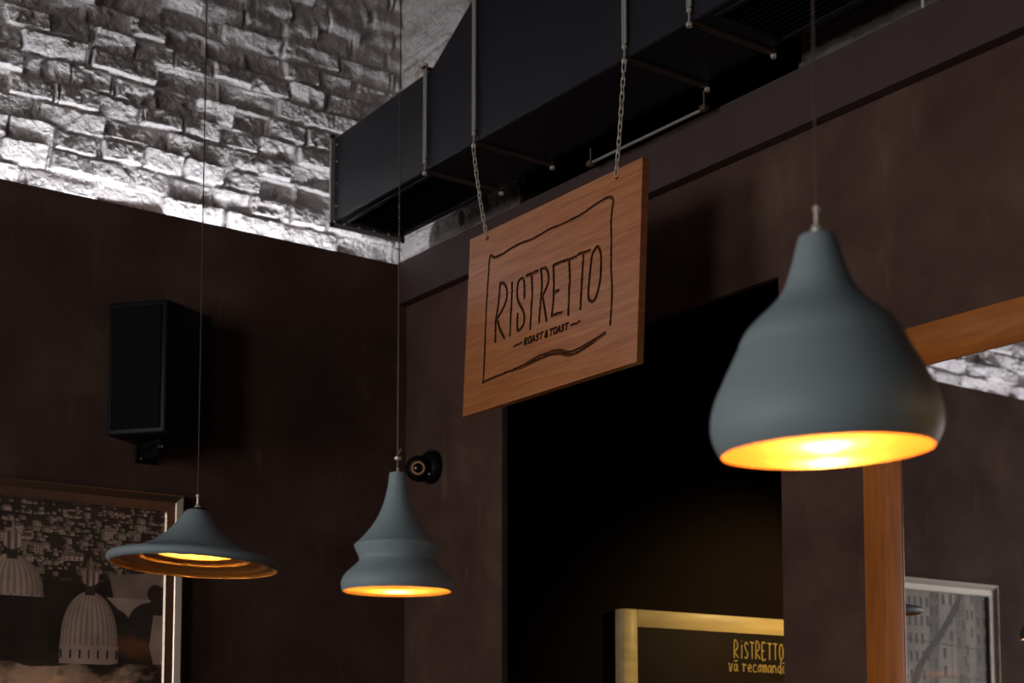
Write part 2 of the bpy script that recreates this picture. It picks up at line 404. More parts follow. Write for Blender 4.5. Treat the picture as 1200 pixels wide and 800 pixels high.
# ------------------------------------------------------------------ duct hangers
def hanger(y, ztop, label, loop=False):
    h = empty('duct_hanger', (-.235, y, DZ-.008))
    tag(h, label, 'hanger', 'steel hangers carrying the duct')
    xf, xb = DX0-.009, DX1+.009
    for x, nm in ((xf, 'front_rod'), (xb, 'back_rod')):
        s = bmesh.new()
        # C-channel: two flanges and a web, seen as a twin line
        z0 = DZ+.035
        box(s, (x-.003, y-.009, z0), (x+.003, y-.004, ztop), .0008); box(s, (x-.003, y+.004, z0), (x+.003, y+.009, ztop), .0008)
        box(s, (x+.000, y-.006, z0), (x+.003, y+.006, ztop))
        tube(s, [(x, y, DZ-.012), (x, y, z0+.02)], .0035, 8)
        rod = wl(obj(nm, s, M['steel']), h)
        for rr_, dd_, zz_ in ((.0085, .009, -.013), (.0075, .007, .026)):
            nt_ = bmesh.new(); bmesh.ops.create_cone(nt_, cap_ends=True, segments=6, radius1=rr_, radius2=rr_, depth=dd_, matrix=Matrix.Translation((x, y, DZ+zz_)))
            obj('nut', nt_, M['chain'], rod)
    s = bmesh.new()
    box(s, (xf-.004, y-.008, DZ-.0085), (xb+.004, y-.003, DZ-.0005), .0008); box(s, (xf-.004, y+.003, DZ-.0085), (xb+.004, y+.008, DZ-.0005), .0008)
    box(s, (xf-.002, y-.005, DZ-.003), (xb+.002, y+.005, DZ-.0005))
    wl(obj('cross_bar', s, M['steel_dull']), h)
    if loop:
        s = bmesh.new(); box(s, (xf-.012, y-.008, ztop-.004), (xb+.012, y+.008, ztop+.004), .001)
        wl(obj('top_bar', s, M['steel_dull']), h)
        for x in (xf, xb):
            s = bmesh.new(); bmesh.ops.create_cone(s, cap_ends=True, segments=6, radius1=.0085, radius2=.0085, depth=.010, matrix=Matrix.Translation((x, y, ztop+.009)))
            wl(obj('nut', s, M['chain']), h)
hanger(-.722, 3.618, 'short steel clamp around the low end of the duct, nearest the brick corner', True)
hanger(-.997, ZC, 'steel hanger whose foot carries the left chain of the wooden sign')
hanger(-1.702, ZC, 'steel hanger whose foot carries the right chain of the wooden sign')
hanger(-1.955, ZC, 'steel hanger right of the sign, rightmost under the duct')
# low rail hung under the back edge of the duct
rl = empty('drop_rail', (-.09, -1.44, 3.22)); tag(rl, 'thin steel rail hanging below the back edge of the duct behind the sign', 'rail')
s = bmesh.new(); tube(s, [(-.088, -1.19, 3.226), (-.088, -1.69, 3.222)], .0045, 8); wl(obj('rail_tube', s, M['steel']), rl)
for y in (-1.19, -1.69):
    s = bmesh.new(); tube(s, [(-.088, y, 3.215), (-.088, y, 3.272)], .003, 8); box(s, (-.098, y-.012, 3.216), (-.078, y+.012, 3.232), .003)
    wl(obj('bracket', s, M['steel_dull']), rl)
# thin riser pipe on the brick at the right
s = bmesh.new(); tube(s, [(-.012, -2.385, 3.237), (-.012, -2.385, ZC)], .005, 8)
tag(obj('riser_pipe', s, M['white_plastic'], smooth=40), 'thin pale pipe running up the brick at the upper right', 'pipe')

# ------------------------------------------------------------------ the sign
border = [[(0.0974,-0.4563),(0.1009,-0.4379),(0.1016,-0.3615),(0.1006,-0.2844),(0.1013,-0.2074),(0.1047,-0.1309),(0.1099,-0.0805),(0.1349,-0.0914),(0.1777,-0.0912),(0.2195,-0.0858),(0.2691,-0.0844),(0.3181,-0.087),(0.3894,-0.0814),(0.4361,-0.082),(0.4896,-0.0819),(0.5345,-0.0805),(0.5783,-0.0734),(0.6215,-0.0674),(0.65,-0.0666),(0.6644,-0.07),(0.674,-0.0804),(0.6703,-0.1064),(0.6676,-0.1383),(0.6713,-0.186),(0.6733,-0.2561),(0.6809,-0.3274),(0.6802,-0.3732),(0.6775,-0.4185)],
 [(0.0997,-0.458),(0.1511,-0.4544),(0.2142,-0.4523),(0.288,-0.449),(0.3593,-0.4384),(0.4178,-0.4365),(0.464,-0.4415),(0.4986,-0.454),(0.5377,-0.4555),(0.5974,-0.4476),(0.6574,-0.4368)],
 [(0.2432,-0.4533),(0.3003,-0.4528),(0.3599,-0.447),(0.4183,-0.445),(0.4646,-0.4514),(0.5104,-0.4648),(0.5546,-0.4627),(0.6049,-0.4527),(0.6574,-0.438)]]
letters = [[(0.1665,-0.1776),(0.162,-0.2377),(0.1525,-0.2863),(0.154,-0.3476)],[(0.1665,-0.1776),(0.1881,-0.1842),(0.2022,-0.207),(0.2,-0.2368),(0.1806,-0.2625),(0.15,-0.2883)],[(0.1609,-0.2858),(0.1758,-0.3171),(0.1988,-0.3465)],
 [(0.2262,-0.1904),(0.2277,-0.2386),(0.2259,-0.2885),(0.2254,-0.3445)],
 [(0.2894,-0.2514),(0.287,-0.2134),(0.28,-0.1926),(0.2596,-0.1939),(0.253,-0.2198),(0.2591,-0.2514),(0.286,-0.2878),(0.2933,-0.3144),(0.2863,-0.3325),(0.2648,-0.34),(0.2588,-0.3112),(0.2592,-0.2914)],
 [(0.296,-0.1883),(0.3163,-0.1886),(0.3483,-0.1885)],[(0.3203,-0.1896),(0.3257,-0.2381),(0.3245,-0.2971),(0.3228,-0.3484)],
 [(0.364,-0.1863),(0.3706,-0.2297),(0.3686,-0.2636),(0.3636,-0.3382)],[(0.3641,-0.1878),(0.3839,-0.189),(0.3983,-0.2075),(0.3984,-0.2369),(0.3766,-0.2656)],[(0.375,-0.2652),(0.3866,-0.3022),(0.3983,-0.3415)],
 [(0.4207,-0.1914),(0.426,-0.2439),(0.4265,-0.2925),(0.4212,-0.3348)],[(0.4207,-0.1914),(0.4561,-0.1912)],[(0.4314,-0.2705),(0.4483,-0.2699)],[(0.4212,-0.3348),(0.4657,-0.3357)],
 [(0.4653,-0.1912),(0.4919,-0.1935),(0.5241,-0.1936)],[(0.492,-0.196),(0.4971,-0.2477),(0.4955,-0.2999),(0.4966,-0.3488)],
 [(0.5328,-0.1892),(0.5551,-0.1915),(0.5807,-0.1919)],[(0.5537,-0.1935),(0.5521,-0.2477),(0.5502,-0.2945),(0.5484,-0.3451)],
 [(0.5992,-0.1988),(0.6133,-0.1909),(0.6271,-0.2088),(0.6315,-0.2404),(0.6295,-0.2865),(0.6164,-0.3252),(0.6027,-0.3381),(0.584,-0.3265),(0.5811,-0.2976),(0.5857,-0.247),(0.5912,-0.2107),(0.5992,-0.1988)]]
dashes = [[(0.2469,-0.3828),(0.2625,-0.3812),(0.2727,-0.3812),(0.2848,-0.3787)],[(0.5104,-0.3816),(0.5226,-0.3808),(0.5349,-0.3825),(0.5472,-0.3783)]]
tagl = [[(0.2971,-0.3898),(0.2993,-0.3722),(0.3099,-0.3739),(0.3092,-0.3792),(0.2982,-0.381),(0.3092,-0.3897)],[(0.3168,-0.388),(0.3186,-0.3739),(0.3242,-0.3722),(0.3293,-0.3739),(0.3275,-0.3879),(0.3219,-0.3897),(0.3168,-0.388)],[(0.3332,-0.3897),(0.3415,-0.3722),(0.3452,-0.3896)],[(0.3367,-0.3835),(0.344,-0.3835)],[(0.3642,-0.3748),(0.3587,-0.3722),(0.3541,-0.3766),(0.3625,-0.3835),(0.3577,-0.3896),(0.3521,-0.3875)],[(0.3748,-0.3895),(0.377,-0.3722)],[(0.3711,-0.3722),(0.3836,-0.3722)],[(0.4047,-0.3895),(0.3962,-0.3757),(0.3998,-0.3722),(0.4026,-0.3757),(0.3937,-0.3843),(0.3957,-0.3895),(0.3996,-0.3891),(0.405,-0.3826)],[(0.4202,-0.3894),(0.4225,-0.3722)],[(0.4167,-0.3722),(0.4289,-0.3722)],[(0.4333,-0.3877),(0.4351,-0.374),(0.4404,-0.3722),(0.4453,-0.374),(0.4435,-0.3876),(0.4382,-0.3894),(0.4333,-0.3877)],[(0.449,-0.3893),(0.457,-0.3723),(0.4605,-0.3893)],[(0.4524,-0.3834),(0.4593,-0.3833)],[(0.4788,-0.3748),(0.4734,-0.3723),(0.4691,-0.3765),(0.477,-0.3833),(0.4725,-0.3893),(0.4671,-0.3872)],[(0.4888,-0.3892),(0.491,-0.3723)],[(0.4854,-0.3723),(0.4973,-0.3723)]]
def resample(st, sub=5):
    if len(st) < 3: return st
    return smooth_prof(st, sub)
def dist_field(U, V, strokes):
    D = np.full(U.shape, 9.)
    for st in strokes:
        st = resample(st)
        for (ax, ay), (bx, by) in zip(st, st[1:]):
            vx, vy = bx-ax, by-ay; l2 = vx*vx+vy*vy+1e-12
            i0 = max(0, int((min(ax, bx)-.02)/SG)); i1 = int((max(ax, bx)+.02)/SG)+2
            j0 = max(0, int((-max(ay, by)-.02)/SG)); j1 = int((-min(ay, by)+.02)/SG)+2
            u = U[j0:j1, i0:i1]; v = V[j0:j1, i0:i1]
            t = np.clip(((u-ax)*vx+(v-ay)*vy)/l2, 0, 1)
            d = np.hypot(u-ax-t*vx, v-ay-t*vy)
            D[j0:j1, i0:i1] = np.minimum(D[j0:j1, i0:i1], d)
    return D
SW, SH, ST = .789, .542, .022
NU, NV = 520, 358
SG = SW/NU
us = np.arange(NU+1)*SG; vs = -np.arange(NV+1)*(SH/NV)
U, V = np.meshgrid(us, vs)
dB = dist_field(U, V, border); dL = dist_field(U, V, letters); dT = dist_field(U, V, tagl+dashes)
# sign local axes: x = along the board, z = up, -y... front face looks along +y (local) = out of the wall
def groove(d, w):    # flat bottomed groove of half-width w
    t = np.clip((w-d)/(.0012), 0, 1); return t
gB = groove(dB, .0036); gL = groove(dL, .0043); gT = groove(dT, .0026)
depth = np.maximum(np.maximum(gB*.0035, gL*.0045), gT*.003)
hole_r = .0075
holes = [(.0912, -.0215), (.6866, -.0205)]
sign = empty('hanging_sign', (0, 0, 0))
uu = Vector((.0007, -1, .0016)).normalized(); vv = Vector((.0479, .0016, .9989)); vv = (vv-uu*vv.dot(uu)).normalized(); nn = uu.cross(vv)  # nn points to the wall or to the room
front = nn if nn.x < 0 else -nn
SO = Vector((-.40, -1.0013, 2.9782))
R3 = Matrix((uu, front, vv)).transposed()
sign.matrix_world = Matrix.Translation(SO) @ R3.to_4x4()
tag(sign, 'engraved wooden sign board reading RISTRETTO ROAST & TOAST hung on two chains', 'sign')
P = np.stack([U, -depth, V], -1).reshape(-1, 3)
nu, nv = NU+1, NV+1
idx = np.arange(nu*nv).reshape(nv, nu)
q = np.stack([idx[:-1, :-1], idx[1:, :-1], idx[1:, 1:], idx[:-1, 1:]], -1)
def cell(a): return np.maximum(np.maximum(a[:-1, :-1], a[1:, :-1]), np.maximum(a[1:, 1:], a[:-1, 1:]))
cB, cL, cT = cell(gB) > .35, cell(gL) > .35, cell(gT) > .35
cu = (U[:-1, :-1]+U[1:, 1:])/2; cv = (V[:-1, :-1]+V[1:, 1:])/2
isH = np.zeros(cB.shape, bool)
for hx, hz in holes: isH |= np.hypot(cu-hx, cv-hz) < hole_r
def cmin(a): return np.minimum(np.minimum(a[:-1, :-1], a[1:, :-1]), np.minimum(a[1:, 1:], a[:-1, 1:]))
fB, fL = cmin(gB) > .98, cmin(gL) > .98
def sub_mesh(name, mask, mat, par, flr=None):
    qq = q[mask & ~isH].reshape(-1, 4)
    used, inv = np.unique(qq, return_inverse=True)
    me = bpy.data.meshes.new(name); me.from_pydata(P[used].tolist(), [], inv.reshape(-1, 4).tolist())
    o = bpy.data.objects.new(name, me); COL.objects.link(o); me.materials.append(mat); o.parent = par
    if flr is not None:
        me.materials.append(M['engrave_floor']); k = flr[mask & ~isH].astype(np.int32); me.polygons.foreach_set('material_index', k)
    return o
wd = ~(cB | cL | cT)
board = sub_mesh('board', wd, M['sign_wood'], sign)
# close the board: back and edges with the two drilled holes
bm = bmesh.new(); bm.from_mesh(board.data)
c = [(0, 0), (SW, 0), (SW, -SH), (0, -SH)]
F = [bm.verts.new((a, 0, b)) for a, b in c]; Bk = [bm.verts.new((a, -ST, b)) for a, b in c]
for i in range(4): bm.faces.new((F[i], F[(i+1) % 4], Bk[(i+1) % 4], Bk[i]))
bm.faces.new(Bk)
for hx, hz in holes:
    n = 20
    A = [bm.verts.new((hx+hole_r*1.05*math.cos(2*PI*k/n), .0003, hz+hole_r*1.05*math.sin(2*PI*k/n))) for k in range(n)]
    B2 = [bm.verts.new((hx+hole_r*.9*math.cos(2*PI*k/n), -ST+.002, hz+hole_r*.9*math.sin(2*PI*k/n))) for k in range(n)]
    for k in range(n): bm.faces.new((A[k], A[(k+1) % n], B2[(k+1) % n], B2[k]))
    bm.faces.new(B2)
bm.to_mesh(board.data); bm.free()
o = sub_mesh('engraved_border', cB & ~cL & ~cT, M['engrave'], board, fB); o['label'] = 'wavy dark engraved border line'
o = sub_mesh('engraved_name', cL & ~cT, M['engrave'], board, fL); o['label'] = 'tall dark engraved letters RISTRETTO'
o = sub_mesh('engraved_tagline', cT, M['engrave'], board); o['label'] = 'small dark engraved words ROAST & TOAST between dashes'

# ------------------------------------------------------------------ chains
def link_bm():
    bm = bmesh.new(); pts = []
    hl, hw = .0085, .0052
    for k in range(20):
        a = 2*PI*k/20; x = hw*math.cos(a); z = hw*math.sin(a)+(hl if math.sin(a) > 0 else -hl)*(1 if abs(math.sin(a)) > 1e-6 else 0)
        pts.append((x, 0, z))
    tube(bm, pts, .00165, 8, closed=True); return bm
lk = link_bm(); link_me = bpy.data.meshes.new('link'); lk.to_mesh(link_me); lk.free(); link_me.materials.append(M['chain'])
for p in link_me.polygons: p.use_smooth = True
def chain(top, bot, label, sag):
    ch = empty('chain', top); tag(ch, label, 'chain', 'chains of the hanging sign')
    d = (bot-top); n = int(round(d.length/.0200)); 
    pts = []
    for i in range(n+1):
        t = i/n; pts.append(top+d*t+Vector((sag[0], sag[1], 0))*math.sin(PI*t))
    for i in range(n):
        a, b = pts[i], pts[i+1]; mid = (a+b)/2; z = (a-b).normalized()
        x = Vector((0, 1, 0)) if i % 2 == 0 else Vector((1, 0, 0))
        ang = .35+rnd.uniform(-.2, .2); x = Matrix.Rotation(ang, 3, 'Z') @ x
        x = (x-z*x.dot(z)).normalized(); y = z.cross(x)
        o = bpy.data.objects.new('link', link_me); COL.objects.link(o); o.parent = ch
        mm = Matrix((x, y, z)).transposed().to_4x4(); mm.translation = mid-top
        sc = (a-b).length/.0200
        o.matrix_local = mm @ Matrix.Diagonal((1, 1, sc, 1))
    return ch
for (hx, hz), yt, lab, sg in ((holes[0], -.997, 'nickel chain holding the left end of the wooden sign', (0, .004)), (holes[1], -1.702, 'nickel chain holding the right end of the wooden sign', (0, -.002))):
    b = sign.matrix_world @ Vector((hx, .003, hz+.004))
    chain(Vector((DX0-.011, yt, DZ-.020)), b, lab, sg)
    # the ring through the drilled hole is the chain's last link
# ------------------------------------------------------------------ pendant lamps
def pendant(base, loc, R, outer, inner, bulb, label, tilt=(0, 0, 0), grip='knot', bulb_r=.03, zc=ZC, bz=.05):
    """outer/inner: profiles in units of R, z up from the rim plane"""
    t = empty(base, loc); tag(t, label, 'pendant lamp', 'grey pendant lamps')
    rot = Matrix.Rotation(tilt[0], 4, 'X') @ Matrix.Rotation(tilt[1], 4, 'Y')
    top = outer[-1][1]*R
    # tilt about the point where the shade hangs
    T = Matrix.Translation((0, 0, top)) @ rot @ Matrix.Translation((0, 0, -top))
    bm = bmesh.new(); lathe(bm, [(r*R, z*R) for r, z in outer]+[(0, top)], 96, T); sh = obj('lamp_shade', bm, M['shade'], t, smooth=40)
    bm = bmesh.new(); lathe(bm, [(r*R, z*R) for r, z in inner], 96, T); o = obj('shade_lining', bm, M['gold'], t, smooth=50); o['label'] = 'gold lining inside the shade'
    bm = bmesh.new(); bp = [(0, -bulb_r*1.0)]+[(bulb_r*math.sin(a), -bulb_r*math.cos(a)) for a in np.linspace(.15, 2.2, 12)]+[(bulb_r*.45, bulb_r*1.3), (bulb_r*.45, bulb_r*1.9)]
    lathe(bm, bp, 32, T @ Matrix.Translation((0, 0, bz))); bo = obj('bulb', bm, emis('warm_bulb', (1, .62, .27), bulb), t, smooth=60)
    bm = bmesh.new(); lathe(bm, [(0, bz+bulb_r*1.7), (bulb_r*.6, bz+bulb_r*1.7), (bulb_r*.6, bz+bulb_r*2.5), (0, bz+bulb_r*2.5)], 24, T); obj('bulb_socket', bm, M['black'], bo)
    L = zc-loc[2]
    bm = bmesh.new(); tube(bm, [(0, 0, top+.012), (0, 0, L)], .0016, 8); obj('suspension_wire', bm, M['wire'], t)
    bm = bmesh.new(); k = top
    if grip == 'knot':
        bmesh.ops.create_cone(bm, cap_ends=True, segments=14, radius1=.0075, radius2=.0075, depth=.006, matrix=Matrix.Translation((0, 0, k+.032)))
        tube(bm, [(-.004, 0, k-.002), (0, 0, k+.014), (0, 0, k+.05)], .0014, 6); tube(bm, [(.004, 0, k-.002), (0, 0, k+.014)], .0014, 6)
        tube(bm, [(0, 0, k+.038), (.004, 0, k+.046), (.007, 0, k+.054)], .0012, 6)
    else:
        bmesh.ops.create_uvsphere(bm, u_segments=14, v_segments=8, radius=.0085, matrix=Matrix.Translation((0, 0, k+.006)) @ Matrix.Diagonal((1, 1, 1.2, 1)))
        tube(bm, [(0, 0, k+.01), (0, 0, k+.040)], .0035, 8)
        bmesh.ops.create_uvsphere(bm, u_segments=10, v_segments=6, radius=.0055, matrix=Matrix.Translation((0, 0, k+.038)))
    obj('cord_grip', bm, M['chain'], t, smooth=50)
    bm = bmesh.new(); lathe(bm, [(0, L), (.045, L), (.045, L-.018), (.012, L-.032), (0, L-.032)], 24); obj('ceiling_rose', bm, M['black'], t, smooth=40)
    return t
saucer_out = smooth_prof([(.955, .0), (.985, .02), (1.0, .055), (.985, .09), (.94, .115), (.86, .135), (.74, .165), (.60, .215), (.47, .285), (.36, .37), (.265, .47), (.195, .57), (.155, .63), (.125, .66), (.10, .665)], 5)
saucer_in = smooth_prof([(.955, .0), (.93, .035), (.90, .045), (.84, .04), (.78, .075), (.70, .085), (.62, .09), (.56, .13), (.50, .14), (.44, .145), (.38, .20), (.30, .26), (.22, .36), (.14, .47), (.05, .56), (0, .56)], 5)
bell_out = smooth_prof([(.975, .0), (.995, .05), (1.005, .13), (.985, .22), (.93, .31), (.85, .39), (.76, .47), (.695, .535), (.675, .565)], 5) + \
           smooth_prof([(.68, .57), (.69, .62), (.725, .70), (.765, .79), (.775, .83), (.75, .865)], 4) + \
           smooth_prof([(.745, .868), (.70, .905), (.59, 1.02), (.46, 1.18), (.35, 1.36), (.27, 1.55), (.215, 1.74), (.175, 1.93), (.155, 2.10), (.15, 2.15)], 5)
bell_in = smooth_prof([(.975, .0), (.955, .05), (.965, .13), (.94, .22), (.88, .32), (.78, .42), (.66, .52), (.60, .62), (.66, .74), (.66, .85), (.50, 1.0), (.3, 1.3), (.15, 1.6), (0, 1.7)], 5)
big_out = smooth_prof([(.915, .0), (.955, .06), (.992, .16), (1.0, .26), (.985, .37), (.94, .50), (.88, .62), (.82, .74), (.765, .84), (.735, .90), (.70, .985), (.645, 1.065), (.56, 1.15), (.455, 1.24), (.365, 1.33), (.305, 1.42), (.265, 1.52), (.225, 1.64), (.19, 1.76), (.165, 1.84), (.145, 1.865), (.10, 1.872)], 5)
big_in = smooth_prof([(.915, .0), (.925, .07), (.955, .17), (.96, .27), (.93, .38), (.87, .52), (.80, .66), (.70, .84), (.6, 1.0), (.42, 1.2), (.25, 1.4), (.12, 1.6), (0, 1.65)], 5)
pendant('saucer_pendant', (-1.279, -1.043, 1.926), .222, saucer_out, saucer_in, 800, 'wide flared grey pendant lamp hanging before the framed city picture', (0, math.radians(3), 0), 'ball', .030, bz=.078)
pendant('bell_pendant', (-1.207, -1.911, 1.7935), .1195, bell_out, bell_in, 70, 'grey waisted bell pendant lamp with a raised ring, beside the camera on the wall', (0, 0, 0), 'knot', .026, bz=.055)
pendant('teardrop_pendant', (-1.306, -3.221, 1.8775), .1645, [(r_, z_*1.03) for r_, z_ in big_out], [(r_, z_*1.03) for r_, z_ in big_in], 110, 'large blurred grey teardrop pendant lamp in the foreground before the mirror', (0, math.radians(-2.4), 0), 'ball', .032, bz=.088)
pendant('bell_pendant', (-.62, -3.95, 2.07), .20, bell_out, bell_in, 260, 'grey bell pendant lamp out of view, mirrored as an orange glow in the city picture', (0, 0, 0), 'knot', .028, bz=.055)
pendant('bell_pendant', (-4.3, -1.05, 1.90), .18, bell_out, bell_in, 200, 'grey bell pendant lamp out of view, mirrored as a glow in the street picture', (0, 0, 0), 'knot', .028, bz=.055)

# ------------------------------------------------------------------ wall speaker
spk = empty('wall_speaker', (-1.0, -.12, 2.44)); tag(spk, 'black wedge shaped loudspeaker on the dark left wall below the brick', 'speaker')
A, B, Cc = Vector((-1.160, -.075)), Vector((-1.030, -.237)), Vector((-.828, -.135))
Dd = A+(Cc-B)*.96+Vector((.005, .03))
def foot(z, k=1.): return [Vector((p.x, p.y, z)) for p in (A, B, Cc, Dd)]
bm = bmesh.new(); lo_ = [bm.verts.new(v) for v in foot(2.445)]; hi_ = [bm.verts.new(v) for v in foot(2.875)]
bm.faces.new(lo_[::-1]); bm.faces.new(hi_)
for i in range(4): bm.faces.new((lo_[i], lo_[(i+1) % 4], hi_[(i+1) % 4], hi_[i]))
bmesh.ops.recalc_face_normals(bm, faces=bm.faces[:])
bmesh.ops.bevel(bm, geom=bm.edges[:], offset=.010, segments=3, profile=.5, affect='EDGES')
wl(obj('cabinet', bm, M['black'], smooth=40), spk)
e = (A-B); en = Vector((-e.y, e.x)).normalized(); 
if en.y > 0: en = -en
bm = bmesh.new()
f = lambda s, z, d: Vector((B.x+e.x*s+en.x*d, B.y+e.y*s+en.y*d, z))
q4 = [(.09, 2.463), (.93, 2.463), (.93, 2.857), (.09, 2.857)]
Aq = [bm.verts.new(f(s, z, -.001)) for s, z in q4]; Bq = [bm.verts.new(f(s, z, .005)) for s, z in q4]
bm.faces.new(Aq); bm.faces.new(Bq[::-1])
for i in range(4): bm.faces.new((Aq[i], Bq[i], Bq[(i+1) % 4], Aq[(i+1) % 4]))
bmesh.ops.recalc_face_normals(bm, faces=bm.faces[:]); bmesh.ops.bevel(bm, geom=bm.edges[:], offset=.002, segments=2, affect='EDGES')
wl(obj('speaker_grille', bm, M['speaker_grey'], smooth=40), spk)
bm = bmesh.new(); box(bm, (-1.035, -.012, 2.385), (-.965, -.0005, 2.50), .003); box(bm, (-1.02, -.16, 2.425), (-.98, -.004, 2.445), .003); tube(bm, [(-1.0, -.13, 2.415), (-1.0, -.13, 2.447)], .014, 12); box(bm, (-1.006, -.12, 2.395), (-.994, -.004, 2.43), .002)
brk = wl(obj('wall_bracket', bm, M['black']), spk)
bm = bmesh.new()
bm.free()
for p_ in ((-1.015, -.013, 2.400), (-.985, -.013, 2.412), (-1.0, -.145, 2.42)):
    bm = bmesh.new(); bmesh.ops.create_uvsphere(bm, u_segments=10, v_segments=6, radius=.0055, matrix=Matrix.Translation(p_))
    obj('bracket_bolt', bm, M['steel_dull'], brk, smooth=60)

# ------------------------------------------------------------------ security camera on the right wall
cc = empty('security_camera', (0, -.19, 2.46)); tag(cc, 'small black turret security camera on the right wall behind the bell lamp', 'camera')
bm = bmesh.new(); lathe(bm, [(0, 0), (.060, 0), (.060, .012), (.056, .024), (.046, .034), (0, .034)], 40, Matrix.Translation((0, -.185, 2.456)) @ Matrix.Rotation(-PI/2, 4, 'Y'))
wl(obj('mounting_base', bm, M['black'], smooth=40), cc)
ctr = Vector((-.050, -.168, 2.448)); aim = (Vector((-2.5, -3.6, 1.9))-ctr).normalized()
bm = bmesh.new(); bmesh.ops.create_uvsphere(bm, u_segments=32, v_segments=20, radius=.047, matrix=Matrix.Translation(ctr))
hs = wl(obj('eyeball_housing', bm, M['black'], smooth=60), cc)
rotq = aim.to_track_quat('Z', 'Y').to_matrix().to_4x4(); MT = Matrix.Translation(ctr) @ rotq
bm = bmesh.new(); lathe(bm, [(.0, .042), (.030, .042), (.031, .046), (.028, .0475), (.0, .0475)], 36, MT); obj('face_plate', bm, M['black'], hs, smooth=40)
bm = bmesh.new(); n = 20
lathe(bm, [(.0175, .0475), (.024, .0475), (.0235, .0495), (.018, .0495), (.0175, .0475)], 40, MT)
o = obj('infrared_ring', bm, M['ring'], hs, smooth=40); o['label'] = 'copper coloured ring round the lens'
bm = bmesh.new(); lathe(bm, [(0, .0475), (.0165, .0475), (.015, .052), (.008, .054), (0, .0545)], 32, MT); obj('lens', bm, M['lens'], hs, smooth=60)
bm = bmesh.new(); bmesh.ops.create_uvsphere(bm, u_segments=10, v_segments=6, radius=.0045, matrix=Matrix.Translation((-.034, -.212, 2.424))); wl(obj('screw', bm, M['chain'], smooth=60), cc)

